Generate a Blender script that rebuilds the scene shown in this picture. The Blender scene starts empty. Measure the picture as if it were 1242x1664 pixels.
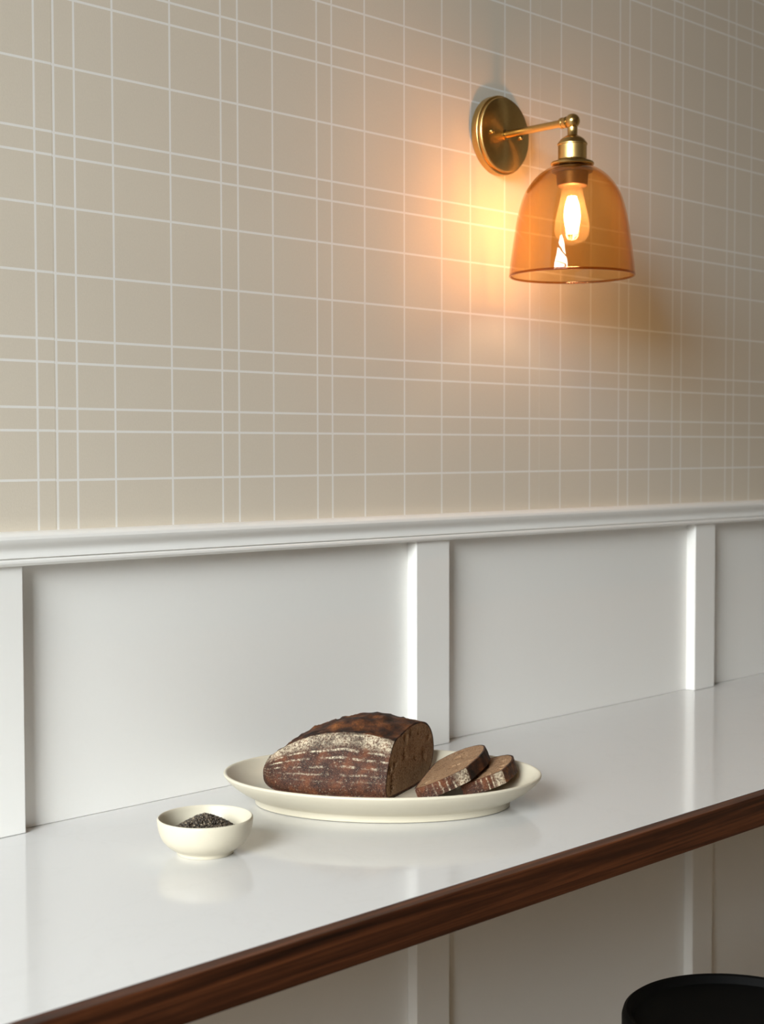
import bpy, bmesh, math, random
from mathutils import Vector, Matrix, noise

sc = bpy.context.scene
C = sc.collection
rnd = random.Random(7)
PI = math.pi

# ------------------------------------------------------------------ camera
COUNTER_Z = 1.04
CAM_Z = COUNTER_Z + 0.429
CAM = Vector((0.0, -1.435, CAM_Z))
RIGHT = Vector((0.71111611, -0.70307229, -0.00179849))
UP = Vector((0.03179337, 0.02960148, 0.99905602))
FWD = Vector((0.70235537, 0.71050201, -0.04340313))
cam_data = bpy.data.cameras.new('camera')
cam = bpy.data.objects.new('camera', cam_data)
C.objects.link(cam)
cam.matrix_world = Matrix(((RIGHT.x, UP.x, -FWD.x, CAM.x), (RIGHT.y, UP.y, -FWD.y, CAM.y),
                           (RIGHT.z, UP.z, -FWD.z, CAM.z), (0, 0, 0, 1)))
cam_data.sensor_fit = 'VERTICAL'
cam_data.sensor_height = 36.0
cam_data.sensor_width = 36.0
cam_data.lens = 2340.0 / 1664.0 * 36.0
cam_data.clip_start = 0.02
cam_data.dof.use_dof = True
cam_data.dof.focus_distance = 1.72
cam_data.dof.aperture_fstop = 7.0
sc.camera = cam

# ------------------------------------------------------------------ world, daylight, exposure
world = bpy.data.worlds.new('world')
sc.world = world
world.use_nodes = True
world.node_tree.nodes['Background'].inputs[0].default_value = (0.85, 0.92, 1.0, 1)
world.node_tree.nodes['Background'].inputs[1].default_value = 0.5

def area_light(name, loc, rot, sx, sy, energy, color):
    l = bpy.data.lights.new(name, 'AREA')
    l.shape = 'RECTANGLE'; l.size = sx; l.size_y = sy; l.energy = energy; l.color = color
    o = bpy.data.objects.new(name, l)
    o.location = loc; o.rotation_euler = rot
    C.objects.link(o)
    return o
ROOM_X0, ROOM_X1, ROOM_Y0, ROOM_H = -1.95, 5.2, -5.2, 4.2
# bright overcast sky over the roofs opposite, reaching the room only through the arched window of the left-hand wall
area_light('sky_daylight', (-6.0, -3.3, 5.4), (0, -PI / 2, 0), 5.8, 6.6, 4800.0, (0.955, 0.98, 1.0))

sc.view_settings.view_transform = 'Standard'
sc.view_settings.look = 'None'
sc.view_settings.exposure = 0.0
sc.view_settings.gamma = 1.0
sc.view_settings.use_curve_mapping = False
try:
    sc.cycles.use_denoising = True
    sc.cycles.sample_clamp_indirect = 4.0
    sc.cycles.max_bounces = 9
    sc.cycles.diffuse_bounces = 4
    sc.cycles.transparent_max_bounces = 24
    sc.cycles.caustics_reflective = False
    sc.cycles.caustics_refractive = False
except Exception:
    pass

# ------------------------------------------------------------------ helpers
def tag(o, label=None, cat=None, group=None, kind=None):
    if label: o['label'] = label
    if cat: o['category'] = cat
    if group: o['group'] = group
    if kind: o['kind'] = kind
    return o

def empty(name, loc):
    o = bpy.data.objects.new(name, None)
    o.empty_display_size = 0.03
    o.location = loc
    C.objects.link(o)
    return o

def link_mesh(name, verts, faces, mats, parent=None, smooth=None, midx=None, loc=None):
    """One mesh object.  verts are in the parent's space (parents are unrotated)."""
    me = bpy.data.meshes.new(name)
    me.from_pydata([tuple(v) for v in verts], [], faces)
    if not isinstance(mats, (list, tuple)): mats = [mats]
    for m in mats: me.materials.append(m)
    if midx is not None: me.polygons.foreach_set('material_index', midx)
    if smooth is not None:
        me.polygons.foreach_set('use_smooth', [True] * len(me.polygons))
        me.set_sharp_from_angle(angle=math.radians(smooth))
    me.update()
    o = bpy.data.objects.new(name, me)
    if loc is not None: o.location = loc
    C.objects.link(o)
    if parent is not None: o.parent = parent
    return o

def bevel(o, w, seg=2):
    m = o.modifiers.new('bevel', 'BEVEL'); m.width = w; m.segments = seg; m.limit_method = 'ANGLE'
    m.angle_limit = math.radians(40)
    return o

def box_data(x0, x1, y0, y1, z0, z1):
    v = [(x0, y0, z0), (x1, y0, z0), (x1, y1, z0), (x0, y1, z0), (x0, y0, z1), (x1, y0, z1), (x1, y1, z1), (x0, y1, z1)]
    f = [(0, 3, 2, 1), (4, 5, 6, 7), (0, 1, 5, 4), (1, 2, 6, 5), (2, 3, 7, 6), (3, 0, 4, 7)]
    return v, f

def box(name, b, mat, parent=None, bev=0.0):
    v, f = box_data(*b)
    o = link_mesh(name, v, f, mat, parent)
    if bev: bevel(o, bev)
    return o

def lathe_data(profile, n=64, axis='Z', close=False):
    """profile: list of (r, h).  r == 0 collapses to a pole."""
    verts, rings, faces = [], [], []
    for r, h in profile:
        if r <= 1e-9:
            rings.append([len(verts)]); verts.append((0, 0, h))
        else:
            rings.append(list(range(len(verts), len(verts) + n)))
            for k in range(n):
                a = 2 * PI * k / n
                verts.append((r * math.cos(a), r * math.sin(a), h))
    pairs = list(zip(rings, rings[1:])) + ([(rings[-1], rings[0])] if close else [])
    for A, B in pairs:
        for k in range(n):
            k2 = (k + 1) % n
            if len(A) == 1 and len(B) == 1: continue
            if len(A) == 1: faces.append((A[0], B[k2], B[k]))
            elif len(B) == 1: faces.append((A[k], A[k2], B[0]))
            else: faces.append((A[k], A[k2], B[k2], B[k]))
    if axis == 'Y':      # h runs along -y
        verts = [(x, -h, y) for x, y, h in verts]
    return verts, faces

def lathe(name, profile, mat, parent=None, n=64, axis='Z', smooth=35, offset=(0, 0, 0), close=False):
    v, f = lathe_data(profile, n, axis, close)
    v = [(x + offset[0], y + offset[1], z + offset[2]) for x, y, z in v]
    o = link_mesh(name, v, f, mat, parent, smooth)
    bm = bmesh.new(); bm.from_mesh(o.data); bmesh.ops.recalc_face_normals(bm, faces=bm.faces); bm.to_mesh(o.data); bm.free()
    return o

def tube_data(path, r, n=10, cap=True):
    path = [Vector(p) for p in path]
    verts, faces = [], []
    prev = None
    for i, p in enumerate(path):
        t = (path[min(i + 1, len(path) - 1)] - path[max(i - 1, 0)]).normalized()
        a = prev if prev is not None else (Vector((0, 0, 1)) if abs(t.z) < 0.9 else Vector((1, 0, 0)))
        u = (a - t * a.dot(t)).normalized(); w = t.cross(u); prev = u
        for k in range(n):
            an = 2 * PI * k / n
            verts.append(p + u * (r * math.cos(an)) + w * (r * math.sin(an)))
    for i in range(len(path) - 1):
        for k in range(n):
            k2 = (k + 1) % n
            faces.append((i * n + k, i * n + k2, (i + 1) * n + k2, (i + 1) * n + k))
    if cap:
        faces.append(tuple(range(n))[::-1]); faces.append(tuple(range((len(path) - 1) * n, len(path) * n)))
    return verts, faces

def catmull(pts, per, closed=True):
    out = []
    n = len(pts)
    rng = range(n) if closed else range(n - 1)
    for i in rng:
        g = (lambda j: pts[j % n]) if closed else (lambda j: pts[max(0, min(n - 1, j))])
        p0, p1, p2, p3 = g(i - 1), g(i), g(i + 1), g(i + 2)
        for k in range(per):
            t = k / per
            out.append(tuple(0.5 * (2 * b + (c - a) * t + (2 * a - 5 * b + 4 * c - d) * t * t + (3 * b - a - 3 * c + d) * t ** 3)
                             for a, b, c, d in zip(p0, p1, p2, p3)))
    if not closed: out.append(tuple(pts[-1]))
    return out

# ------------------------------------------------------------------ materials
class NT:
    def __init__(self, name):
        self.m = bpy.data.materials.new(name); self.m.use_nodes = True
        self.t = self.m.node_tree; self.t.nodes.clear()
        self.out = self.t.nodes.new('ShaderNodeOutputMaterial')
    def n(self, typ, **kw):
        nd = self.t.nodes.new(typ)
        for k, v in kw.items(): setattr(nd, k, v)
        return nd
    def l(self, a, b): self.t.links.new(a, b)
    def val(self, sock, v): 
        if hasattr(v, 'is_output'): self.l(v, sock)
        else: sock.default_value = v
    def math(self, op, a, b=0.0, clamp=False):
        nd = self.n('ShaderNodeMath', operation=op, use_clamp=clamp)
        self.val(nd.inputs[0], a); self.val(nd.inputs[1], b)
        return nd.outputs[0]
    def mix(self, fac, a, b):
        nd = self.n('ShaderNodeMix', data_type='RGBA')
        self.val(nd.inputs['Factor'], fac)
        self.val(nd.inputs[6], (*a, 1) if isinstance(a, tuple) else a)
        self.val(nd.inputs[7], (*b, 1) if isinstance(b, tuple) else b)
        return nd.outputs[2]
    def ramp(self, fac, stops, interp='LINEAR'):
        nd = self.n('ShaderNodeValToRGB'); cr = nd.color_ramp; cr.interpolation = interp
        while len(cr.elements) < len(stops): cr.elements.new(0.5)
        for e, (p, c) in zip(cr.elements, stops):
            e.position = p; e.color = (c, c, c, 1) if isinstance(c, (int, float)) else (*c, 1)
        self.l(fac, nd.inputs[0]); return nd.outputs[0]
    def noise(self, vec, scale, detail=3.0, rough=0.5, dist=0.0):
        nd = self.n('ShaderNodeTexNoise'); nd.inputs['Scale'].default_value = scale
        nd.inputs['Detail'].default_value = detail; nd.inputs['Roughness'].default_value = rough
        nd.inputs['Distortion'].default_value = dist
        if vec is not None: self.l(vec, nd.inputs['Vector'])
        return nd.outputs['Fac']
    def coord(self, which='Object', scale=(1, 1, 1), rot=(0, 0, 0)):
        tc = self.n('ShaderNodeTexCoord'); mp = self.n('ShaderNodeMapping')
        mp.inputs['Scale'].default_value = scale; mp.inputs['Rotation'].default_value = rot
        self.l(tc.outputs[which], mp.inputs[0]); return mp.outputs[0]
    def bump(self, h, strength=0.3, dist=0.001, normal=None):
        nd = self.n('ShaderNodeBump'); nd.inputs['Strength'].default_value = strength
        nd.inputs['Distance'].default_value = dist; self.l(h, nd.inputs['Height'])
        if normal is not None: self.l(normal, nd.inputs['Normal'])
        return nd.outputs[0]
    def pbr(self, color, rough=0.5, metal=0.0, normal=None, **kw):
        nd = self.n('ShaderNodeBsdfPrincipled')
        self.val(nd.inputs['Base Color'], (*color, 1) if isinstance(color, tuple) else color)
        self.val(nd.inputs['Roughness'], rough); nd.inputs['Metallic'].default_value = metal
        if normal is not None: self.l(normal, nd.inputs['Normal'])
        for k, v in kw.items(): self.val(nd.inputs[k.replace('_', ' ')], v)
        return nd
    def schlick(self, f0=0.04):
        lw = self.n('ShaderNodeLayerWeight'); lw.inputs['Blend'].default_value = 0.5
        return self.math('ADD', self.math('MULTIPLY', self.math('POWER', lw.outputs['Facing'], 5.0), 1.0 - f0), f0)
    def done(self, shader):
        self.l(shader if hasattr(shader, 'is_output') else shader.outputs[0], self.out.inputs[0]); return self.m

def paper_mat(name, c1, c2):
    t = NT(name); co = t.coord('Object')
    big = t.noise(co, 3.0, 3)
    fine = t.noise(t.coord('Object', (1.0, 1.0, 0.55)), 620.0, 3, 0.65)
    col = t.mix(t.math('ADD', t.math('MULTIPLY', big, 0.4), t.math('MULTIPLY', fine, 0.6)), c1, c2)
    return t.done(t.pbr(col, 0.82, normal=t.bump(fine, 0.22, 0.0006), Specular_IOR_Level=0.25))
M_paper = paper_mat('wallpaper_ground', (0.61, 0.543, 0.447), (0.73, 0.655, 0.545))
M_line = paper_mat('wallpaper_line', (0.79, 0.765, 0.725), (0.84, 0.815, 0.775))
M_line_faint = paper_mat('wallpaper_faint_line', (0.70, 0.645, 0.56), (0.78, 0.72, 0.63))

def paint_mat(name, color, rough, stretch, strength):
    t = NT(name)
    brush = t.noise(t.coord('Object', stretch), 160.0, 3, 0.6)
    soft = t.noise(t.coord('Object'), 2.2, 2)
    dark = tuple(c * 0.94 for c in color)
    col = t.mix(t.math('ADD', t.math('MULTIPLY', soft, 0.7), t.math('MULTIPLY', brush, 0.3)), dark, color)
    return t.done(t.pbr(col, rough, normal=t.bump(brush, strength, 0.0004), Specular_IOR_Level=0.4))
M_panel = paint_mat('white_paint_panel', (0.885, 0.868, 0.832), 0.5, (1, 1, 1), 0.18)
M_stile = paint_mat('white_paint_brushed', (0.885, 0.868, 0.832), 0.42, (4, 4, 0.15), 0.12)
M_rail = paint_mat('white_paint_rail', (0.885, 0.868, 0.832), 0.38, (0.15, 4, 4), 0.08)
M_plaster = paint_mat('clay_plaster', (0.56, 0.475, 0.37), 0.85, (1, 1, 1), 0.2)
M_ceiling = paint_mat('ceiling_plaster', (0.46, 0.42, 0.36), 0.9, (1, 1, 1), 0.2)
M_frame = paint_mat('window_frame_paint', (0.30, 0.30, 0.29), 0.4, (1, 1, 1), 0.1)

def counter_mat():
    t = NT('white_quartz'); co = t.coord('Object')
    w = t.noise(co, 4.0, 5, 0.6, 1.2)
    vein = t.ramp(w, [(0.485, 0.0), (0.5, 1.0), (0.515, 0.0)])
    spk = t.noise(co, 900.0, 1)
    col = t.mix(t.math('MULTIPLY', vein, 0.10), (0.66, 0.653, 0.644), (0.55, 0.535, 0.52))
    col = t.mix(t.math('MULTIPLY', t.ramp(spk, [(0.66, 0.0), (0.74, 1.0)]), 0.15), col, (0.55, 0.53, 0.5))
    rg = t.math('ADD', t.math('MULTIPLY', t.noise(co, 30.0, 2), 0.04), 0.075)
    return t.done(t.pbr(col, rg, Specular_IOR_Level=0.5))
M_counter = counter_mat()

def walnut_mat():
    t = NT('walnut')
    g = t.noise(t.coord('Object', (0.7, 22.0, 34.0)), 3.0, 6, 0.6, 0.7)
    pores = t.noise(t.coord('Object', (9.0, 300.0, 420.0)), 2.2, 3, 0.6)
    col = t.ramp(g, [(0.32, (0.012, 0.0034, 0.0012)), (0.50, (0.050, 0.0145, 0.0048)), (0.70, (0.150, 0.047, 0.0160))])
    col = t.mix(t.math('MULTIPLY', t.ramp(pores, [(0.55, 0.0), (0.68, 1.0)]), 0.55), col, (0.022, 0.008, 0.004))
    return t.done(t.pbr(col, 0.5, normal=t.bump(pores, 0.15, 0.0004), Specular_IOR_Level=0.22))
M_walnut = walnut_mat()

def floor_mat():
    t = NT('oak_floor')
    g = t.noise(t.coord('Object', (1.2, 14.0, 1.0)), 2.0, 5, 0.6, 0.5)
    col = t.ramp(g, [(0.3, (0.22, 0.154, 0.097)), (0.7, (0.335, 0.25, 0.167))])
    return t.done(t.pbr(col, 0.45))
M_floor = floor_mat()

def brass_mat(name, axis=None, rough=0.27):
    t = NT(name); co = t.coord('Object')
    b = t.noise(co, 260.0, 2)
    col = t.mix(b, (0.57, 0.368, 0.128), (0.67, 0.445, 0.170))
    kw = {}
    s = t.pbr(col, rough, metal=1.0)
    if axis:
        tg = t.n('ShaderNodeTangent', direction_type='RADIAL', axis=axis)
        s.inputs['Anisotropic'].default_value = 0.8
        t.l(tg.outputs[0], s.inputs['Tangent'])
    return t.done(s)
M_brass = brass_mat('brushed_brass')
M_brass_spun = brass_mat('spun_brass', 'Y', 0.30)
M_brass_turned = brass_mat('turned_brass', 'Z', 0.26)
def bronze_mat():
    t = NT('dark_bronze')
    return t.done(t.pbr((0.12, 0.075, 0.055), 0.45, metal=0.8))
M_brass_aged = bronze_mat()

def amber_glass(name, clear, edge):
    t = NT(name)
    lw = t.n('ShaderNodeLayerWeight'); lw.inputs['Blend'].default_value = 0.5
    fr = t.schlick()
    tint = t.mix(t.math('POWER', lw.outputs['Facing'], 3.0), clear, edge)
    tr = t.n('ShaderNodeBsdfTransparent'); t.l(tint, tr.inputs[0])
    gl = t.n('ShaderNodeBsdfGlossy'); gl.inputs['Roughness'].default_value = 0.02
    gl.inputs['Color'].default_value = (1, 0.97, 0.93, 1)
    tl = t.n('ShaderNodeBsdfTranslucent'); tl.inputs[0].default_value = (1.0, 0.60, 0.20, 1)
    m0 = t.n('ShaderNodeMixShader'); m0.inputs[0].default_value = 0.0045
    t.l(tr.outputs[0], m0.inputs[1]); t.l(tl.outputs[0], m0.inputs[2])
    m1 = t.n('ShaderNodeMixShader'); t.l(fr, m1.inputs[0])
    t.l(m0.outputs[0], m1.inputs[1]); t.l(gl.outputs[0], m1.inputs[2])
    return t.done(m1)
M_amber = amber_glass('amber_glass', (0.925, 0.82, 0.62), (0.72, 0.45, 0.20))
M_amber_rim = amber_glass('amber_glass_rim', (0.66, 0.42, 0.18), (0.45, 0.21, 0.06))

def bulb_glass():
    t = NT('bulb_glass')
    fr = t.schlick()
    tr = t.n('ShaderNodeBsdfTransparent'); tr.inputs[0].default_value = (1.0, 0.97, 0.90, 1)
    gl = t.n('ShaderNodeBsdfGlossy'); gl.inputs['Roughness'].default_value = 0.03
    tl = t.n('ShaderNodeBsdfTranslucent'); tl.inputs[0].default_value = (1.0, 0.92, 0.75, 1)
    m0 = t.n('ShaderNodeMixShader'); m0.inputs[0].default_value = 0.016
    t.l(tr.outputs[0], m0.inputs[1]); t.l(tl.outputs[0], m0.inputs[2])
    m1 = t.n('ShaderNodeMixShader'); t.l(fr, m1.inputs[0])
    t.l(m0.outputs[0], m1.inputs[1]); t.l(gl.outputs[0], m1.inputs[2])
    return t.done(m1)
M_bulb = bulb_glass()

def filament_mat(strength):
    t = NT('glowing_filament')
    e = t.n('ShaderNodeEmission'); e.inputs[0].default_value = (1.0, 0.55, 0.30, 1); e.inputs[1].default_value = strength
    return t.done(e)
M_filament = filament_mat(370.0)

def pane_mat():
    t = NT('window_glass')
    fr = t.schlick()
    tr = t.n('ShaderNodeBsdfTransparent'); tr.inputs[0].default_value = (0.97, 0.985, 0.98, 1)
    gl = t.n('ShaderNodeBsdfGlossy'); gl.inputs['Roughness'].default_value = 0.01
    m1 = t.n('ShaderNodeMixShader'); t.l(fr, m1.inputs[0])
    t.l(tr.outputs[0], m1.inputs[1]); t.l(gl.outputs[0], m1.inputs[2])
    return t.done(m1)
M_pane = pane_mat()

def ceramic_mat():
    t = NT('cream_stoneware'); co = t.coord('Object')
    n1 = t.noise(co, 18.0, 3); sp = t.noise(co, 420.0, 2)
    col = t.mix(n1, (0.605, 0.545, 0.422), (0.665, 0.610, 0.486))
    col = t.mix(t.math('MULTIPLY', t.ramp(sp, [(0.68, 0.0), (0.76, 1.0)]), 0.35), col, (0.50, 0.41, 0.28))
    return t.done(t.pbr(col, 0.36, normal=t.bump(t.noise(co, 90.0, 2), 0.06, 0.001), Specular_IOR_Level=0.45))
M_ceramic = ceramic_mat()

def black_mat():
    t = NT('black_leather'); co = t.coord('Object')
    n1 = t.noise(co, 260.0, 3)
    return t.done(t.pbr((0.004, 0.0039, 0.0037), 0.6, normal=t.bump(n1, 0.15, 0.0005), Specular_IOR_Level=0.10))
M_black = black_mat()
def black_metal():
    t = NT('black_metal')
    return t.done(t.pbr((0.008, 0.008, 0.008), 0.4, Specular_IOR_Level=0.4))
M_blackmetal = black_metal()

def crust_mat():
    """attribute 'crust': x = along the loaf (m), y = 0..1 up the floured flank, z = 1 on the scored top"""
    t = NT('rye_crust')
    at = t.n('ShaderNodeAttribute'); at.attribute_name = 'crust'
    sp = t.n('ShaderNodeSeparateXYZ'); t.l(at.outputs['Vector'], sp.inputs[0])
    u, v, zone = sp.outputs
    co = t.coord('Object')
    n_mid = t.noise(co, 55.0, 4, 0.6); n_fine = t.noise(co, 420.0, 3, 0.7); n_grain = t.noise(co, 1100.0, 2, 0.6)
    n_big = t.noise(co, 18.0, 3, 0.5)
    # baked crust
    flank = t.ramp(n_mid, [(0.34, (0.014, 0.0052, 0.0038)), (0.50, (0.050, 0.0155, 0.0075)), (0.66, (0.140, 0.041, 0.0135))])
    flank = t.mix(t.ramp(n_grain, [(0.50, 0.0), (0.72, 0.75)]), flank, (0.24, 0.10, 0.05))
    top = t.ramp(n_mid, [(0.38, (0.010, 0.005, 0.0035)), (0.52, (0.058, 0.019, 0.007)), (0.66, (0.17, 0.057, 0.016)), (0.80, (0.34, 0.14, 0.042))])
    top = t.mix(t.ramp(n_fine, [(0.48, 0.0), (0.70, 0.7)]), top, (0.020, 0.009, 0.005))
    base = t.mix(zone, flank, top)
    # flour: rings left by the proving basket, heaviest just under the score
    wob = t.math('ADD', v, t.math('MULTIPLY', t.math('SUBTRACT', n_big, 0.5), 0.10))
    ring = t.math('ABSOLUTE', t.math('SUBTRACT', t.math('FRACT', t.math('MULTIPLY', wob, 11.0)), 0.5))
    rings = t.math('MULTIPLY', t.ramp(ring, [(0.06, 1.0), (0.20, 0.0)]), t.ramp(v, [(0.34, 0.0), (0.50, 0.5), (0.66, 1.0)]))
    rings = t.math('MULTIPLY', rings, t.ramp(t.noise(co, 85.0, 3, 0.6), [(0.44, 0.0), (0.58, 1.0)]))
    heavy = t.ramp(wob, [(0.78, 0.0), (0.86, 0.95), (1.0, 1.0)])
    heavy = t.math('MULTIPLY', heavy, t.ramp(n_mid, [(0.36, 0.25), (0.58, 1.0)]))
    fl = t.math('MULTIPLY', t.math('MAXIMUM', rings, heavy), t.math('SUBTRACT', 1.0, zone))
    fl = t.math('MULTIPLY', fl, t.ramp(n_fine, [(0.38, 0.05), (0.60, 0.95)]), True)
    dust = t.math('MULTIPLY', t.ramp(n_fine, [(0.60, 0.0), (0.74, 0.55)]), t.math('SUBTRACT', 1.0, zone))
    fl = t.math('MAXIMUM', fl, dust)
    col = t.mix(fl, base, (0.70, 0.60, 0.43))
    h = t.math('ADD', t.math('MULTIPLY', n_fine, 0.5), t.math('MULTIPLY', n_mid, 0.8))
    return t.done(t.pbr(col, 0.68, normal=t.bump(h, 0.7, 0.002), Specular_IOR_Level=0.35))
M_crust = crust_mat()

def crumb_mat():
    t = NT('rye_crumb'); co = t.coord('Object')
    n1 = t.noise(co, 60.0, 4, 0.65); n2 = t.noise(co, 520.0, 3, 0.7); n3 = t.noise(co, 1200.0, 2)
    vo = t.n('ShaderNodeTexVoronoi'); vo.inputs['Scale'].default_value = 210.0; t.l(co, vo.inputs['Vector'])
    col = t.ramp(n1, [(0.3, (0.20, 0.105, 0.052)), (0.7, (0.33, 0.195, 0.105))])
    col = t.mix(t.ramp(n2, [(0.42, 0.0), (0.68, 0.8)]), col, (0.46, 0.31, 0.19))
    col = t.mix(t.ramp(vo.outputs['Distance'], [(0.10, 0.75), (0.26, 0.0)]), col, (0.085, 0.042, 0.02))
    h = t.math('ADD', t.math('MULTIPLY', n2, 0.6), t.math('MULTIPLY', vo.outputs['Distance'], 0.6))
    return t.done(t.pbr(col, 0.85, normal=t.bump(h, 0.8, 0.0016), Specular_IOR_Level=0.2))
M_crumb = crumb_mat()

def seed_mat():
    t = NT('chia_seed_coat')
    at = t.n('ShaderNodeAttribute'); at.attribute_name = 'tone'
    co = t.coord('Object'); n1 = t.noise(co, 1500.0, 2)
    col = t.ramp(at.outputs['Fac'], [(0.0, (0.016, 0.012, 0.009)), (0.45, (0.065, 0.046, 0.032)), (0.78, (0.16, 0.118, 0.078)), (1.0, (0.45, 0.37, 0.26))])
    col = t.mix(t.ramp(n1, [(0.55, 0.0), (0.7, 0.5)]), col, (0.02, 0.015, 0.012))
    return t.done(t.pbr(col, 0.35, Specular_IOR_Level=0.5))
M_seed = seed_mat()

# ------------------------------------------------------------------ back wall: wallpaper, rail, panelling
WX0, WX1 = ROOM_X0, ROOM_X1
RAIL_TOP = CAM_Z - 0.0925
wall_back = box('wall_back', (WX0, WX1, 0.012, 0.16, 0.0, ROOM_H), M_plaster)
tag(wall_back, kind='structure')

VX = [0.8707, 0.896, 0.9231, 0.9754, 1.0582, 1.1361, 1.1631, 1.2207, 1.2976, 1.3247, 1.386, 1.4638, 1.5415, 1.6036, 1.6813,
      1.7416, 1.7658, 1.8181, 1.8967, 1.9738, 2.0008, 2.0616, 2.1307, 2.1579, 2.2242, 2.3025, 2.3288, 2.3841]
PERIOD = VX[16] - VX[2]
base_run = VX[2:16]
allx = list(VX)
for k in range(1, 6):
    allx += [x - PERIOD * k for x in base_run if x - PERIOD * k < VX[0] - 0.055]
    allx += [x + PERIOD * k for x in base_run if x + PERIOD * k > VX[-1] + 0.02]
allx = sorted(x for x in allx if WX0 + 0.02 < x < WX1 - 0.02)
HZ = [-0.0346, 0.0216, 0.0477, 0.0996, 0.1259, 0.2012, 0.2769, 0.3337, 0.3598, 0.4359, 0.5133, 0.5397, 0.5936, 0.6704, 0.7466, 0.7728]
gaps = [0.0545, 0.0262, 0.0755, 0.0757, 0.0566, 0.0262, 0.0761, 0.0770, 0.0264, 0.0539, 0.0766, 0.0762, 0.0262]
z = HZ[-1]; k = 0
while True:
    z += gaps[k % len(gaps)]; k += 1
    if z > ROOM_H - CAM_Z - 0.03: break
    HZ.append(z)
LW = 0.0014
seams = [0.8935 + 0.8715 * k for k in range(-4, 5)]
edges = [WX0] + [s for s in seams if WX0 + 0.05 < s < WX1 - 0.05] + [WX1]
Z0 = CAM_Z - 0.1105
for i in range(len(edges) - 1):
    a, b = edges[i] + 0.00015, edges[i + 1] - 0.00015
    dz = [0.0, 0.0009, 0.0, 0.0006, 0.0, 0.0003, 0.0005, 0.0002, 0.0, 0.0][i % 10] if b < 1.0 else 0.0
    xs, xm = [a], []
    for x in allx:
        lo, hi = x - LW, x + LW
        if abs(x - 1.7658) < 1e-6: lo, hi = x - 0.0007, x + 0.0006
        if hi <= a or lo >= b: continue
        lo, hi = max(lo, a + 1e-5), min(hi, b - 1e-5)
        xm.append(0); xs.append(lo); xm.append(2 if abs(x - 1.7658) < 1e-6 else 1); xs.append(hi)
    xm.append(0); xs.append(b)
    zs, zm = [Z0], []
    for h in HZ:
        zz = CAM_Z + h + dz
        zm.append(0); zs.append(zz - LW); zm.append(1); zs.append(zz + LW)
    zm.append(0); zs.append(ROOM_H)
    nx, nz = len(xs), len(zs)
    V = [(x, 0.0, zz) for zz in zs for x in xs]
    F, MI = [], []
    for j in range(nz - 1):
        for q in range(nx - 1):
            F.append((j * nx + q, j * nx + q + 1, (j + 1) * nx + q + 1, (j + 1) * nx + q))
            MI.append(1 if (xm[q] == 1 or zm[j] == 1) else (2 if xm[q] == 2 else 0))
    nb = len(V)                       # the strip's thickness: back sheet and edges
    V += [(xs[0], 0.012, zs[0]), (xs[-1], 0.012, zs[0]), (xs[-1], 0.012, zs[-1]), (xs[0], 0.012, zs[-1])]
    c = (0, nx - 1, nx * nz - 1, nx * (nz - 1))
    F += [(nb + 1, nb, nb + 3, nb + 2)]
    F += [tuple(range(0, nx))[::-1] + (nb, nb + 1)]
    F += [tuple(range(nx * (nz - 1), nx * nz)) + (nb + 2, nb + 3)]
    F += [tuple(j * nx for j in range(nz)) + (nb + 3, nb)]
    F += [tuple(j * nx + nx - 1 for j in range(nz))[::-1] + (nb + 1, nb + 2)]
    MI += [0] * 5
    link_mesh('wallpaper_strip', V, F, [M_paper, M_line, M_line_faint], wall_back, midx=MI)

# stiles (flat upright boards) and recessed panels, above and below the counter
ST_P = 0.0185
stile_x = [1.504 + 0.7015 * k for k in range(-6, 6)]
stile_w = {0: (1.4692, 1.5385), 1: (2.1795, 2.2435), -1: (0.769, 0.8385)}
def stile_edges(k):
    if k in stile_w: return stile_w[k]
    c = 1.504 + 0.7015 * k
    return (c - 0.0345, c + 0.0345)
ks = [k for k in range(-6, 6) if WX0 + 0.1 < 1.504 + 0.7015 * k < WX1 - 0.1]
SLAB_T = 0.03
for k in ks:
    a, b = stile_edges(k)
    box('stile', (a, b, -ST_P, 0.0, COUNTER_Z + 0.0003, CAM_Z - 0.124), M_stile, wall_back, 0.0012)
    box('stile', (a, b, -ST_P, 0.0, 0.1105, COUNTER_Z - SLAB_T - 0.0003), M_stile, wall_back, 0.0012)
cuts = [WX0] + [sum(stile_edges(k)) / 2 for k in ks] + [WX1]
for a, b in zip(cuts, cuts[1:]):
    box('wainscot_panel', (a + 0.0003, b - 0.0003, 0.0, 0.0125, COUNTER_Z + 0.0003, CAM_Z - 0.112), M_panel, wall_back)
    box('wainscot_panel', (a + 0.0003, b - 0.0003, 0.0, 0.0125, 0.0, COUNTER_Z - 0.0003), M_panel, wall_back)

# chair rail: moulded profile (distance from wall, height under the top edge)
prof = [(0.0, 0.0), (0.0215, 0.0), (0.0262, -0.0012), (0.0296, -0.0040), (0.0306, -0.0075), (0.0298, -0.0108), (0.0274, -0.0138),
        (0.0245, -0.0165), (0.0232, -0.0188), (0.0230, -0.0212), (0.0240, -0.0240), (0.0252, -0.0268), (0.0258, -0.0284),
        (0.0240, -0.0286), (0.0236, -0.0294), (0.0250, -0.0300), (0.0262, -0.0318), (0.0262, -0.0340), (0.0250, -0.0360),
        (0.0240, -0.0372), (0.0, -0.0376)]
def rail_z(x): return RAIL_TOP - 0.0034 * (x - 1.25)
V, F = [], []
for x in (WX0, WX1):
    for d, h in prof: V.append((x, -d, rail_z(x) + h))
n = len(prof)
for i in range(n - 1): F.append((i, i + 1, n + i + 1, n + i))
F.append(tuple(range(n))); F.append(tuple(range(n, 2 * n))[::-1])
rail = link_mesh('trim_1', V, F, M_rail, smooth=28)
tag(rail, kind='structure')
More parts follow.
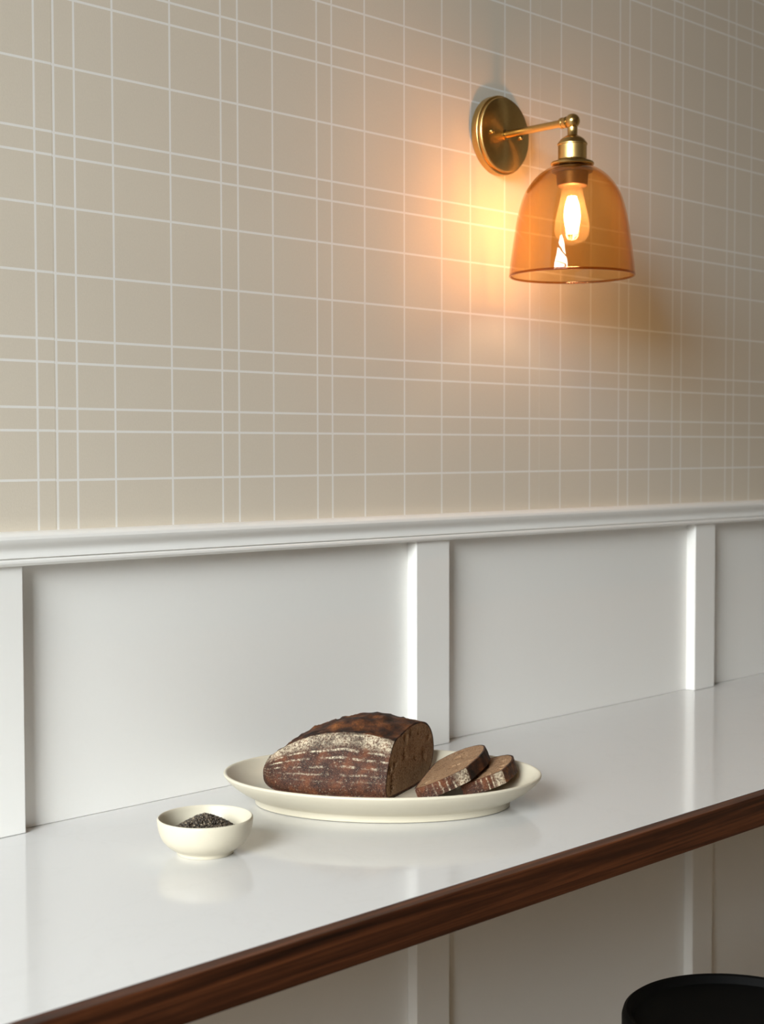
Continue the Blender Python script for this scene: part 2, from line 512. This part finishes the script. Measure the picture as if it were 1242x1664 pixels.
bb = box('baseboard_back', (WX0, WX1, -0.02, 0.0, 0.0, 0.11), M_rail, bev=0.004)
tag(bb, kind='structure')

# ------------------------------------------------------------------ rest of the room
tag(box('floor', (ROOM_X0 - 0.2, ROOM_X1 + 0.2, ROOM_Y0 - 0.2, 0.16, -0.1, 0.0), M_floor), kind='structure')
tag(box('ceiling', (ROOM_X0 - 0.2, ROOM_X1 + 0.2, ROOM_Y0 - 0.2, 0.16, ROOM_H, ROOM_H + 0.1), M_ceiling), kind='structure')
tag(box('wall_right', (ROOM_X1, ROOM_X1 + 0.2, ROOM_Y0, 0.012, 0.0, ROOM_H), M_plaster), kind='structure')

def arch_wall(name, length, openings, to_world, thick=0.2):
    """wall in the (s, z) plane with round-headed openings (s centre, half width, sill, spring)"""
    V, F = [], []
    def quad(pts): 
        i = len(V); V.extend(pts); F.append(tuple(range(i, i + len(pts))))
    ops = sorted(openings)
    for d in (0.0, thick):
        s_prev = 0.0
        for c, w, sill, spring in ops:
            quad([to_world(s_prev, 0, d), to_world(c - w, 0, d), to_world(c - w, ROOM_H, d), to_world(s_prev, ROOM_H, d)])
            quad([to_world(c - w, 0, d), to_world(c + w, 0, d), to_world(c + w, sill, d), to_world(c - w, sill, d)])
            n = 24
            for k in range(n):
                a0, a1 = PI - PI * k / n, PI - PI * (k + 1) / n
                p0 = (c + w * math.cos(a0), spring + w * math.sin(a0)); p1 = (c + w * math.cos(a1), spring + w * math.sin(a1))
                quad([to_world(*p0, d), to_world(*p1, d), to_world(p1[0], ROOM_H, d), to_world(p0[0], ROOM_H, d)])
            s_prev = c + w
        quad([to_world(s_prev, 0, d), to_world(length, 0, d), to_world(length, ROOM_H, d), to_world(s_prev, ROOM_H, d)])
    for c, w, sill, spring in ops:
        loop = [(c - w, sill), (c + w, sill)] + [(c + w * math.cos(PI * k / 24), spring + w * math.sin(PI * k / 24)) for k in range(25)]
        for p, q in zip(loop, loop[1:] + loop[:1]):
            quad([to_world(*p, 0), to_world(*q, 0), to_world(*q, thick), to_world(*p, thick)])
    o = link_mesh(name, V, F, M_plaster)
    return tag(o, kind='structure')

def arch_window(name, c, w, sill, spring, to_world, d):
    """frame with glazing bars and one pane"""
    V, F = [], []
    def bar(p, q, hw, hd=0.025):
        p, q = Vector(p), Vector(q); t = (q - p).normalized(); nn = Vector((-t.y, t.x))
        i = len(V)
        for pt in (p, q):
            for sgn in (-1, 1):
                for dd in (-hd, hd):
                    r = pt + nn * (hw * sgn); V.append(to_world(r.x, r.y, d + dd))
        F.extend([(i, i + 1, i + 3, i + 2), (i + 4, i + 6, i + 7, i + 5), (i, i + 4, i + 5, i + 1), (i + 2, i + 3, i + 7, i + 6),
                  (i, i + 2, i + 6, i + 4), (i + 1, i + 5, i + 7, i + 3)])
    bar((c - w, sill + 0.03), (c + w, sill + 0.03), 0.03)
    bar((c - w + 0.03, sill), (c - w + 0.03, spring), 0.03); bar((c + w - 0.03, sill), (c + w - 0.03, spring), 0.03)
    arc = [(c + (w - 0.03) * math.cos(PI * k / 24), spring + (w - 0.03) * math.sin(PI * k / 24)) for k in range(25)]
    for p, q in zip(arc, arc[1:]): bar(p, q, 0.03)
    o = link_mesh(name, V, F, M_frame); tag(o, kind='structure')
    def one_bar(p, q, hw):
        nonlocal V, F
        V, F = [], []
        bar(p, q, hw); link_mesh('glazing_bar', V, F, M_frame, o)
    for f in (-0.5, 0.0, 0.5):
        one_bar((c + f * w, sill), (c + f * w, spring + w * math.sqrt(1 - f * f)), 0.014)
    z = sill + 0.43
    while z < spring + w - 0.2:
        hw = w if z <= spring else math.sqrt(max(0.0, w * w - (z - spring) ** 2))
        one_bar((c - hw, z), (c + hw, z), 0.014); z += 0.43
    pts = [(c - w + 0.02, sill + 0.02), (c + w - 0.02, sill + 0.02)] + [(c + (w - 0.02) * math.cos(PI * k / 24), spring + (w - 0.02) * math.sin(PI * k / 24)) for k in range(25)]
    m = len(pts)
    PV = [to_world(*p, d - 0.003) for p in pts] + [to_world(*p, d + 0.003) for p in pts]
    PF = [tuple(range(m)), tuple(range(m, 2 * m))[::-1]] + [(i, (i + 1) % m, m + (i + 1) % m, m + i) for i in range(m)]
    link_mesh('pane', PV, PF, M_pane, o)
    return o
left_world = lambda s, z, d: (ROOM_X0 - d, 0.012 - s, z)
ops_l = [(1.45, 1.00, 1.20, 2.60)]
arch_wall('wall_left', 0.012 - ROOM_Y0, ops_l, left_world)
tag(box('wall_front', (ROOM_X0, ROOM_X1, ROOM_Y0 - 0.2, ROOM_Y0, 0.0, ROOM_H), M_plaster), kind='structure')
arch_window('window_1', *ops_l[0], left_world, 0.1)

# ------------------------------------------------------------------ counter
counter = empty('bar_counter', (0, 0, COUNTER_Z))
tag(counter, 'long white stone counter fixed along the panelled wall, with a dark walnut front edge', 'counter')
CX0, CX1 = ROOM_X0 + 0.002, 4.2
yf = lambda x: -0.4768 - 0.0092 * x          # front of the white slab
BAND = 0.0175
def strip_prism(name, f0, f1, z0, z1, mat, bev):
    V = []
    for zz in (z0, z1):
        for x, f in ((CX0, f0), (CX1, f0), (CX1, f1), (CX0, f1)): V.append((x, f(x), zz))
    F = [(0, 3, 2, 1), (4, 5, 6, 7), (0, 1, 5, 4), (1, 2, 6, 5), (2, 3, 7, 6), (3, 0, 4, 7)]
    o = link_mesh(name, V, F, mat, counter); return bevel(o, bev)
strip_prism('worktop', lambda x: yf(x), lambda x: -0.0003, -SLAB_T, 0.0, M_counter, 0.0006)
strip_prism('edge_band', lambda x: yf(x) - BAND, lambda x: yf(x) - 0.0002, -0.0392, 0.0, M_walnut, 0.0012)

# ------------------------------------------------------------------ wall lamp
LX, LZ, LY = 1.663, CAM_Z + 0.470, -0.143
lamp = empty('wall_lamp', (LX, 0.0, LZ))
tag(lamp, 'lit brass wall lamp with a bell-shaped amber glass shade on the checked wallpaper', 'lamp')
plate = lathe('backplate', [(0.0, 0.0), (0.0580, 0.0), (0.0585, 0.0006), (0.0585, 0.0108), (0.0578, 0.0118), (0.0562, 0.0120), (0.0556, 0.0116),
                            (0.0553, 0.0122), (0.0553, 0.0160), (0.0545, 0.0172), (0.0530, 0.0178), (0.0300, 0.0180), (0.0, 0.0180)],
              M_brass_spun, lamp, 96, 'Y', 30)
for s in (-1, 1):
    lathe('screw', [(0.0, 0.0176), (0.0036, 0.0176), (0.0036, 0.0196), (0.0028, 0.0212), (0.0014, 0.0219), (0.0, 0.0220)], M_brass, plate, 20, 'Y', 40, (0.0335 * s, 0, 0))
lathe('arm', [(0.0, 0.0176), (0.0078, 0.0178), (0.0078, 0.0190), (0.0056, 0.0195), (0.0054, 0.1215), (0.0076, 0.1222), (0.0080, 0.1232), (0.0080, 0.1262),
              (0.0074, 0.1270), (0.0074, 0.1300), (0.0080, 0.1308), (0.0080, 0.1330), (0.0064, 0.1345), (0.0, 0.1350)], M_brass, lamp, 40, 'Y', 32)
ball = [(0.0106 * math.cos(a), 0.0106 * math.sin(a)) for a in [PI / 2 - PI * k / 18 for k in range(19)]]
ball[0] = (0.0, 0.0106); ball[-1] = (0.0, -0.0106)
lathe('joint_ball', ball, M_brass, lamp, 40, 'Z', 60, (0, LY, 0))
lathe('socket', [(0.0, -0.0085), (0.0066, -0.0086), (0.0072, -0.0092), (0.0070, -0.0190), (0.0078, -0.0205), (0.0125, -0.0228), (0.0172, -0.0262), (0.0200, -0.0302),
                 (0.0212, -0.0318), (0.0216, -0.0330), (0.0214, -0.0342), (0.0205, -0.0348), (0.0205, -0.0545), (0.0212, -0.0556), (0.0200, -0.0570), (0.0, -0.0570)],
      M_brass_turned, lamp, 64, 'Z', 32, (0, LY, 0))
lathe('shade_gallery', [(0.0, -0.0560), (0.0236, -0.0563), (0.0262, -0.0578), (0.0300, -0.0588), (0.0312, -0.0606), (0.0308, -0.0626), (0.0290, -0.0640), (0.0, -0.0645)],
      M_brass_turned, lamp, 64, 'Z', 32, (0, LY, 0))
outer = catmull([(0.0215, -0.0652), (0.0300, -0.0660), (0.0390, -0.0700), (0.0500, -0.0780), (0.0600, -0.0892), (0.0680, -0.1020), (0.0735, -0.1160), (0.0792, -0.1390),
                 (0.0842, -0.1700), (0.0888, -0.2030), (0.0903, -0.2185)], 5, False)
inner = [(r - 0.0022, h - (0.0018 if r < 0.06 else 0.0006)) for r, h in outer]
shade = lathe('shade', outer + inner[::-1], M_amber, lamp, 96, 'Z', 60, (0, LY, 0), close=True)
rim = [(0.0892 + 0.0015 * math.cos(2 * PI * k / 10), -0.2203 + 0.0017 * math.sin(2 * PI * k / 10)) for k in range(10)]
lathe('rim', rim, M_amber_rim, shade, 96, 'Z', 80, (0, LY, 0), close=True)
lathe('lamp_holder', [(0.0, -0.0652), (0.0190, -0.0652), (0.0190, -0.0680), (0.0290, -0.0684), (0.0298, -0.0700), (0.0290, -0.0726), (0.0232, -0.0735), (0.0228, -0.0790), (0.0218, -0.0915),
                      (0.0205, -0.0925), (0.0170, -0.0925), (0.0, -0.0920)], M_brass_aged, lamp, 64, 'Z', 32, (0, LY, 0))
bulb_prof = catmull([(0.0135, -0.0915), (0.0150, -0.0960), (0.0165, -0.1050), (0.0192, -0.1190), (0.0226, -0.1330), (0.0248, -0.1450), (0.0254, -0.1540),
                     (0.0240, -0.1625), (0.0200, -0.1690), (0.0130, -0.1738), (0.0060, -0.1762), (0.0018, -0.1778), (0.0, -0.1785)], 4, False)
bulb_prof[-1] = (0.0, bulb_prof[-1][1])
bulb = lathe('bulb', bulb_prof, M_bulb, lamp, 48, 'Z', 60, (0, LY, 0))
lathe('bulb_stem', [(0.0, -0.0900), (0.0105, -0.0900), (0.0090, -0.0960), (0.0042, -0.1030), (0.0026, -0.1090), (0.0, -0.1100)], M_bulb, bulb, 24, 'Z', 40, (0, LY, 0))
V, F = [], []
ns = 11
for k in range(ns):
    a0, a1 = 2 * PI * k / ns, 2 * PI * (k + 0.5) / ns
    path = []
    for i in range(9):
        tt = i / 8
        r = 0.0055 + 0.0050 * math.sin(PI * tt) + 0.001 * tt
        a = a0 + (a1 - a0) * tt
        path.append((r * math.cos(a), LY + r * math.sin(a), -0.1075 - 0.052 * tt))
    v, f = tube_data(path, 0.00075, 6)
    F += [tuple(i + len(V) for i in q) for q in f]; V += v
link_mesh('filament', V, F, M_filament, bulb)

# ------------------------------------------------------------------ oval platter
PLX, PLY = 1.218, -0.202
PDIR = Vector((0.657, -0.754, 0)).normalized(); PNRM = Vector((-PDIR.y, PDIR.x, 0))
PA, PB = 0.193, 0.1365
plat_prof = [(0.060, 0.0030), (0.046, 0.0026), (0.0445, 0.0002), (0.0400, 0.0), (0.0382, 0.0010), (0.0372, 0.0078), (0.0340, 0.0098), (0.0240, 0.0150), (0.0130, 0.0225), (0.0050, 0.0297),
             (0.0012, 0.0345), (0.0, 0.0368), (0.0006, 0.0384), (0.0024, 0.0388), (0.0044, 0.0376), (0.0080, 0.0330), (0.0160, 0.0250), (0.0270, 0.0178),
             (0.0400, 0.0130), (0.0540, 0.0108), (0.0700, 0.0102), (0.1000, 0.0100)]
plat_prof = plat_prof[:6] + catmull(plat_prof[6:], 3, False)
n = 112
V, F = [], []
for d, h in plat_prof:
    for k in range(n):
        a = 2 * PI * k / n
        p = PDIR * ((PA - d) * math.cos(a)) + PNRM * ((PB - d) * math.sin(a))
        V.append((p.x, p.y, h))
for i in range(len(plat_prof) - 1):
    for k in range(n): F.append((i * n + k, i * n + (k + 1) % n, (i + 1) * n + (k + 1) % n, (i + 1) * n + k))
L = len(plat_prof) - 1
F.append(tuple(L * n + k for k in range(n))); F.append(tuple(range(n))[::-1])
platter = link_mesh('oval_platter', V, F, M_ceramic, smooth=50, loc=(PLX, PLY, COUNTER_Z + 0.0002))
bm = bmesh.new(); bm.from_mesh(platter.data); bmesh.ops.recalc_face_normals(bm, faces=bm.faces); bm.to_mesh(platter.data); bm.free()
tag(platter, 'cream oval stoneware platter carrying the bread on the white counter', 'platter')

# ------------------------------------------------------------------ bowl of seeds
BX, BY = 0.9333, -0.2219
bowl = lathe('bowl', [(0.0, 0.0025), (0.0255, 0.0024), (0.0270, 0.0002), (0.0296, 0.0), (0.0304, 0.0012), (0.0304, 0.0030), (0.0318, 0.0046), (0.0360, 0.0068), (0.0410, 0.0105), (0.0450, 0.0150),
                      (0.0478, 0.0202), (0.0496, 0.0260), (0.0506, 0.0320), (0.0510, 0.0362), (0.0507, 0.0380), (0.0496, 0.0388), (0.0484, 0.0380), (0.0478, 0.0350), (0.0470, 0.0300),
                      (0.0450, 0.0230), (0.0410, 0.0165), (0.0340, 0.0112), (0.0240, 0.0078), (0.0120, 0.0066), (0.0, 0.0064)],
             M_ceramic, None, 80, 'Z', 50)
bowl.location = (BX, BY, COUNTER_Z + 0.0002)
tag(bowl, 'small cream stoneware bowl holding dark seeds, left of the platter', 'bowl')

# seeds: a heap of tiny ellipsoids, nobody could count them
def heap_z(r): return 0.0412 - 0.0150 * (r / 0.031) ** 1.3
ico_v, ico_f = None, None
bm = bmesh.new(); bmesh.ops.create_icosphere(bm, subdivisions=1, radius=1.0)
bm.verts.ensure_lookup_table(); ico_v = [v.co.copy() for v in bm.verts]; ico_f = [tuple(v.index for v in f.verts) for f in bm.faces]; bm.free()
V, F, T = [], [], []
core = []
for i in range(13):
    r = 0.0380 * i / 12; core.append((r, heap_z(r) - 0.0014))
cv, cf = lathe_data([(0.0, core[0][1])] + core[1:] + [(0.0330, 0.0140), (0.0, 0.0105)], 32)
V += [Vector(v) for v in cv]; F += cf; T += [0.15] * len(cv)
N_SEED = 2500
for k in range(N_SEED):
    r = 0.0432 * math.sqrt((k + 0.5) / N_SEED); a = k * 2.39996 + rnd.uniform(-0.3, 0.3)
    r = max(0.0, r + rnd.uniform(-0.0006, 0.0006))
    zz = heap_z(r) + rnd.uniform(-0.0010, 0.0007)
    lim = 0.0473 - max(0.0, 0.032 - zz) * 0.25
    if r > lim - 0.0062: continue
    s = rnd.uniform(0.85, 1.15)
    M = Matrix.Rotation(rnd.uniform(0, 2 * PI), 3, 'Z') @ Matrix.Rotation(rnd.uniform(-0.9, 0.9), 3, 'Y') @ Matrix.Rotation(rnd.uniform(0, 2 * PI), 3, 'X')
    o = Vector((r * math.cos(a), r * math.sin(a), zz)); b0 = len(V)
    for v in ico_v: V.append(o + M @ Vector((v.x * 0.00140 * s, v.y * 0.00098 * s, v.z * 0.00088 * s)))
    F += [tuple(b0 + i for i in f) for f in ico_f]
    T += [min(1.0, max(0.0, rnd.betavariate(1.1, 1.5)))] * len(ico_v)
seeds = link_mesh('chia_seeds', V, F, M_seed, smooth=60, loc=(BX, BY, COUNTER_Z + 0.0002))
at = seeds.data.attributes.new('tone', 'FLOAT', 'POINT'); at.data.foreach_set('value', T)
tag(seeds, 'heap of tiny dark chia seeds filling the small cream bowl', 'seeds', kind='stuff')

# ------------------------------------------------------------------ bread
Rh = Vector((RIGHT.x, RIGHT.y, 0)).normalized(); Fh = Vector((FWD.x, FWD.y, 0)).normalized()
PHI = math.radians(25.0)
AX = Rh * math.cos(PHI) - Fh * math.sin(PHI)      # along the loaf, out of the cut face
BXV = Rh * math.sin(PHI) + Fh * math.cos(PHI)     # across the loaf, away from the camera
PLATE_Z = 0.0108
LOAF_O = Vector((1.1935, -0.2325, COUNTER_Z + PLATE_Z + 0.0010))
SEC = [(0.014, 0.0), (0.0035, 0.0045), (0.0, 0.014), (0.0025, 0.027), (0.0085, 0.042), (0.0165, 0.0555), (0.0265, 0.0665), (0.046, 0.0718), (0.070, 0.0768),
       (0.096, 0.0778), (0.122, 0.0728), (0.139, 0.0605), (0.1465, 0.0450), (0.146, 0.0280), (0.136, 0.0130), (0.112, 0.0010)]
PER = 7
sec = catmull(SEC, PER)
NS = len(sec)
I_CORNER = 6 * PER; I_TOPEND = 12 * PER
CS = 0.0735
def sec_attr(i):
    """flank coordinate and scored-top mask along the outline"""
    if i <= I_CORNER: return i / I_CORNER, 0.0
    if i <= I_TOPEND: return 0.0, 1.0
    return max(0.0, 0.62 * (1 - (i - I_TOPEND) / (1.6 * PER))), (1.0 - min(1.0, (i - I_TOPEND) / (0.8 * PER)))
def set_crust(me, vals):
    at = me.attributes.new('crust', 'FLOAT_VECTOR', 'POINT')
    at.data.foreach_set('vector', [c for v in vals for c in v])

def crumb_mesh(name, outline, parent, to3d, nrm, rings=12, seed=0, holes=9, depth=0.0035):
    """disc of concentric rings filling the outline; a few pores pressed in"""
    n = len(outline); cx = sum(p[0] for p in outline) / n; cz = sum(p[1] for p in outline) / n
    rr = random.Random(seed)
    hs = [(rr.uniform(0, 2 * PI), math.sqrt(rr.uniform(0.02, 0.80)), rr.uniform(0.0022, 0.0048)) for _ in range(holes)]
    hp = []
    for a, q, rad in hs:
        i = int(a / (2 * PI) * n) % n
        hp.append((cx + (outline[i][0] - cx) * q, cz + (outline[i][1] - cz) * q, rad))
    V, F = [], []
    for j in range(rings):
        q = 1 - j / rings
        for i in range(n):
            x = cx + (outline[i][0] - cx) * q; zz = cz + (outline[i][1] - cz) * q
            d = 0.0
            if j: 
                d = noise.noise(Vector((x * 160, zz * 160, seed * 3.1))) * 0.0005
                for hx, hz, rad in hp:
                    e = ((x - hx) ** 2 + ((zz - hz) * 0.8) ** 2) / (rad * rad)
                    if e < 1: d -= depth * (1 - e) ** 0.7
            V.append(to3d(x, zz) + nrm * d)
    V.append(to3d(cx, cz)); c = len(V) - 1
    for j in range(rings - 1):
        for i in range(n): F.append((j * n + i, j * n + (i + 1) % n, (j + 1) * n + (i + 1) % n, (j + 1) * n + i))
    for i in range(n): F.append(((rings - 1) * n + i, (rings - 1) * n + (i + 1) % n, c))
    return V, F

def inset(outline, d):
    n = len(outline); out = []
    for i in range(n):
        a, b = Vector(outline[i - 1]), Vector(outline[(i + 1) % n]); t = (b - a)
        t = t.normalized() if t.length > 1e-9 else Vector((1, 0))
        nn = Vector((t.y, -t.x))      # outline runs clockwise seen from the cut side
        out.append((outline[i][0] + nn.x * d, outline[i][1] + nn.y * d))
    return out

loaf = empty('bread_loaf', LOAF_O)
tag(loaf, 'cut half of a dark rye loaf with a floured, scored crust', 'bread')
LL = 0.174
PHI2 = math.radians(9.0)
AXL = Rh * math.cos(PHI2) - Fh * math.sin(PHI2)      # the body runs a little askew to the cut
NU = 56
V, F, AT = [], [], []
def loaf_pt(i, u, disp):
    s, zz = sec[i]
    q = min(1.0, u / LL)
    gw = max(0.0, 1 - q ** 3.6) ** 0.50; gb = max(0.0, 1 - q ** 6.0) ** 0.5
    gz = max(0.0, 1 - q ** 2.5) ** 0.62
    zm = 0.024
    lift = 1.0 + 0.185 * math.sin(PI * min(1.0, u / 0.17))
    s2 = CS + (s - CS) * gw - 0.012 * q * q; z2 = zm + (zz * (1 + (lift - 1) * min(1.0, zz / 0.06)) - zm) * (gz if zz > zm else gb)
    p = -AXL * u + BXV * s2 + Vector((0, 0, z2))
    if disp:
        v, top = sec_attr(i)
        c = Vector((CS, 0.035)); nn = Vector((s2 - CS, (z2 - 0.035) * 1.4)).normalized() if gw > 0.02 else Vector((0, 0))
        x3 = Vector((u * 1.0, s2, z2))
        d = noise.noise(x3 * 45) * 0.0012 + noise.noise(x3 * 130) * 0.0006
        if top > 0: d += top * (noise.noise(x3 * 60 + Vector((4, 0, 0))) * 0.0026 + abs(noise.noise(x3 * 130)) * 0.0034 - 0.0016)
        if abs(i - I_CORNER) <= 2: d += 0.0009
        if I_CORNER + 2 < i < I_CORNER + 8: d -= 0.0012
        if zz < 0.006: d *= 0.1
        d *= min(1.0, u / 0.004)
        p += BXV * (nn.x * d) + Vector((0, 0, nn.y * d))
    return p
us = [LL * (1 - (1 - k / NU) ** 1.7) for k in range(NU)]
ins = inset(sec, 0.0022)
for i in range(NS):                      # thin rind visible on the cut
    V.append(BXV * ins[i][0] + Vector((0, 0, ins[i][1]))); v, tp = sec_attr(i); AT.append((0.0, v * 0.3, max(tp, 0.6)))
for u in us:
    for i in range(NS):
        V.append(loaf_pt(i, u, True)); v, tp = sec_attr(i); AT.append((u, v, tp))
tip = loaf_pt(0, LL, False); V.append(tip); AT.append((LL, 0.6, 0.0)); ti = len(V) - 1
nr = len(us) + 1
for j in range(nr - 1):
    for i in range(NS): F.append((j * NS + i, (j + 1) * NS + i, (j + 1) * NS + (i + 1) % NS, j * NS + (i + 1) % NS))
for i in range(NS): F.append(((nr - 1) * NS + i, ti, (nr - 1) * NS + (i + 1) % NS))
cr = link_mesh('crust', V, F, M_crust, loaf, smooth=50); set_crust(cr.data, AT)
Vc, Fc = crumb_mesh('crumb', ins, loaf, lambda s, zz: BXV * s + Vector((0, 0, zz)), AX, 14, 3, 14)
link_mesh('crumb', Vc, Fc, M_crumb, loaf, smooth=40)['label'] = 'brown porous crumb on the cut face'

def make_slice(label, origin, W, H, ks, kz, thick, seed):
    """a slice lying on its side: W across, H towards the loaf's top, thickness downwards"""
    W = W.normalized(); H = (H - W * H.dot(W)).normalized(); N = W.cross(H)
    if N.z < 0: N = -N
    t = empty('bread_slice', origin); tag(t, label, 'bread slice')
    ol = [(s * ks, zz * kz) for s, zz in sec]; il = inset(ol, 0.0021)
    def P(s, zz, d): return W * s + H * zz + N * d
    V, F, AT = [], [], []
    lay = [(il, 0.0), (ol, -0.0002)] + [(ol, -thick * k / 4) for k in (1, 2, 3)] + [(ol, -thick + 0.0002), (il, -thick)]
    for li, (o_, d) in enumerate(lay):
        for i in range(NS):
            v, tp = sec_attr(i)
            p = P(o_[i][0], o_[i][1], d)
            if 1 <= li <= 5:
                x3 = Vector((d + seed, o_[i][0], o_[i][1])); nn = Vector((o_[i][0] - CS * ks, o_[i][1] - 0.035 * kz)).normalized()
                e = noise.noise(x3 * 90) * 0.0008 + (abs(noise.noise(x3 * 150)) * 0.0018 if tp else 0.0)
                p += W * (nn.x * e) + H * (nn.y * e)
            V.append(p); AT.append((0.1 + d, v * (0.35 if li in (0, 6) else 1.0), max(tp, 0.55) if li in (0, 6) else tp))
    m = len(lay)
    for j in range(m - 1):
        for i in range(NS): F.append((j * NS + i, j * NS + (i + 1) % NS, (j + 1) * NS + (i + 1) % NS, (j + 1) * NS + i))
    c = link_mesh('crust', V, F, M_crust, t, smooth=50); set_crust(c.data, AT)
    for d, sg in ((0.0, 1), (-thick, -1)):
        Vc, Fc = crumb_mesh('crumb', il, t, lambda s, zz: P(s, zz, d), N * sg, 12, seed + sg, 10)
        link_mesh('crumb', Vc, Fc, M_crumb, t, smooth=40)
    for o in t.children:
        bm = bmesh.new(); bm.from_mesh(o.data); bmesh.ops.recalc_face_normals(bm, faces=bm.faces); bm.to_mesh(o.data); bm.free()
    return t
def vd(r, u, f): return RIGHT * r + UP * u + FWD * f
make_slice('larger bread slice leaning between the loaf and the other slice', Vector((1.2114, -0.2605, COUNTER_Z + 0.0263)),
           vd(0.252, 0.111, 0.96), vd(0.91, 0.36, -0.22), 0.97, 0.95, 0.0162, 5)
make_slice('smaller bread slice lying nearest the platter\'s right end', Vector((1.2660, -0.2850, COUNTER_Z + 0.0270)),
           vd(0.20, 0.10, 0.97), vd(0.93, 0.30, -0.18), 0.66, 0.78, 0.0162, 11)

# ------------------------------------------------------------------ stool
SX, SY, SZ = 1.604, -0.4645, CAM_Z - 0.7246
stool = empty('bar_stool', (SX, SY, 0.0))
tag(stool, 'black round-seated bar stool standing in front of the counter', 'stool')
SR = 0.150
lathe('seat', [(0.0, SZ - 0.012), (0.1280, SZ - 0.012), (0.1340, SZ - 0.0105), (0.1368, SZ - 0.006), (0.1395, SZ - 0.0015), (0.1440, SZ), (0.1480, SZ - 0.003), (SR, SZ - 0.010),
               (SR, SZ - 0.046), (0.1485, SZ - 0.052), (0.1430, SZ - 0.055), (0.0, SZ - 0.055)], M_black, stool, 96, 'Z', 40)
for k in range(4):
    a = PI / 4 + k * PI / 2
    p0 = Vector((0.105 * math.cos(a), 0.105 * math.sin(a), SZ - 0.055)); p1 = Vector((0.190 * math.cos(a), 0.190 * math.sin(a), 0.0))
    v, f = tube_data([p0, p0.lerp(p1, 0.5), p1], 0.011, 12)
    link_mesh('leg', v, f, M_blackmetal, stool, smooth=40)
rz = 0.26; rr = 0.190 - 0.085 * rz / (SZ - 0.055)
v, f = tube_data([(rr * math.cos(2 * PI * k / 48), rr * math.sin(2 * PI * k / 48), rz) for k in range(49)], 0.009, 10)
link_mesh('footrest_ring', v, f, M_blackmetal, stool, smooth=40)
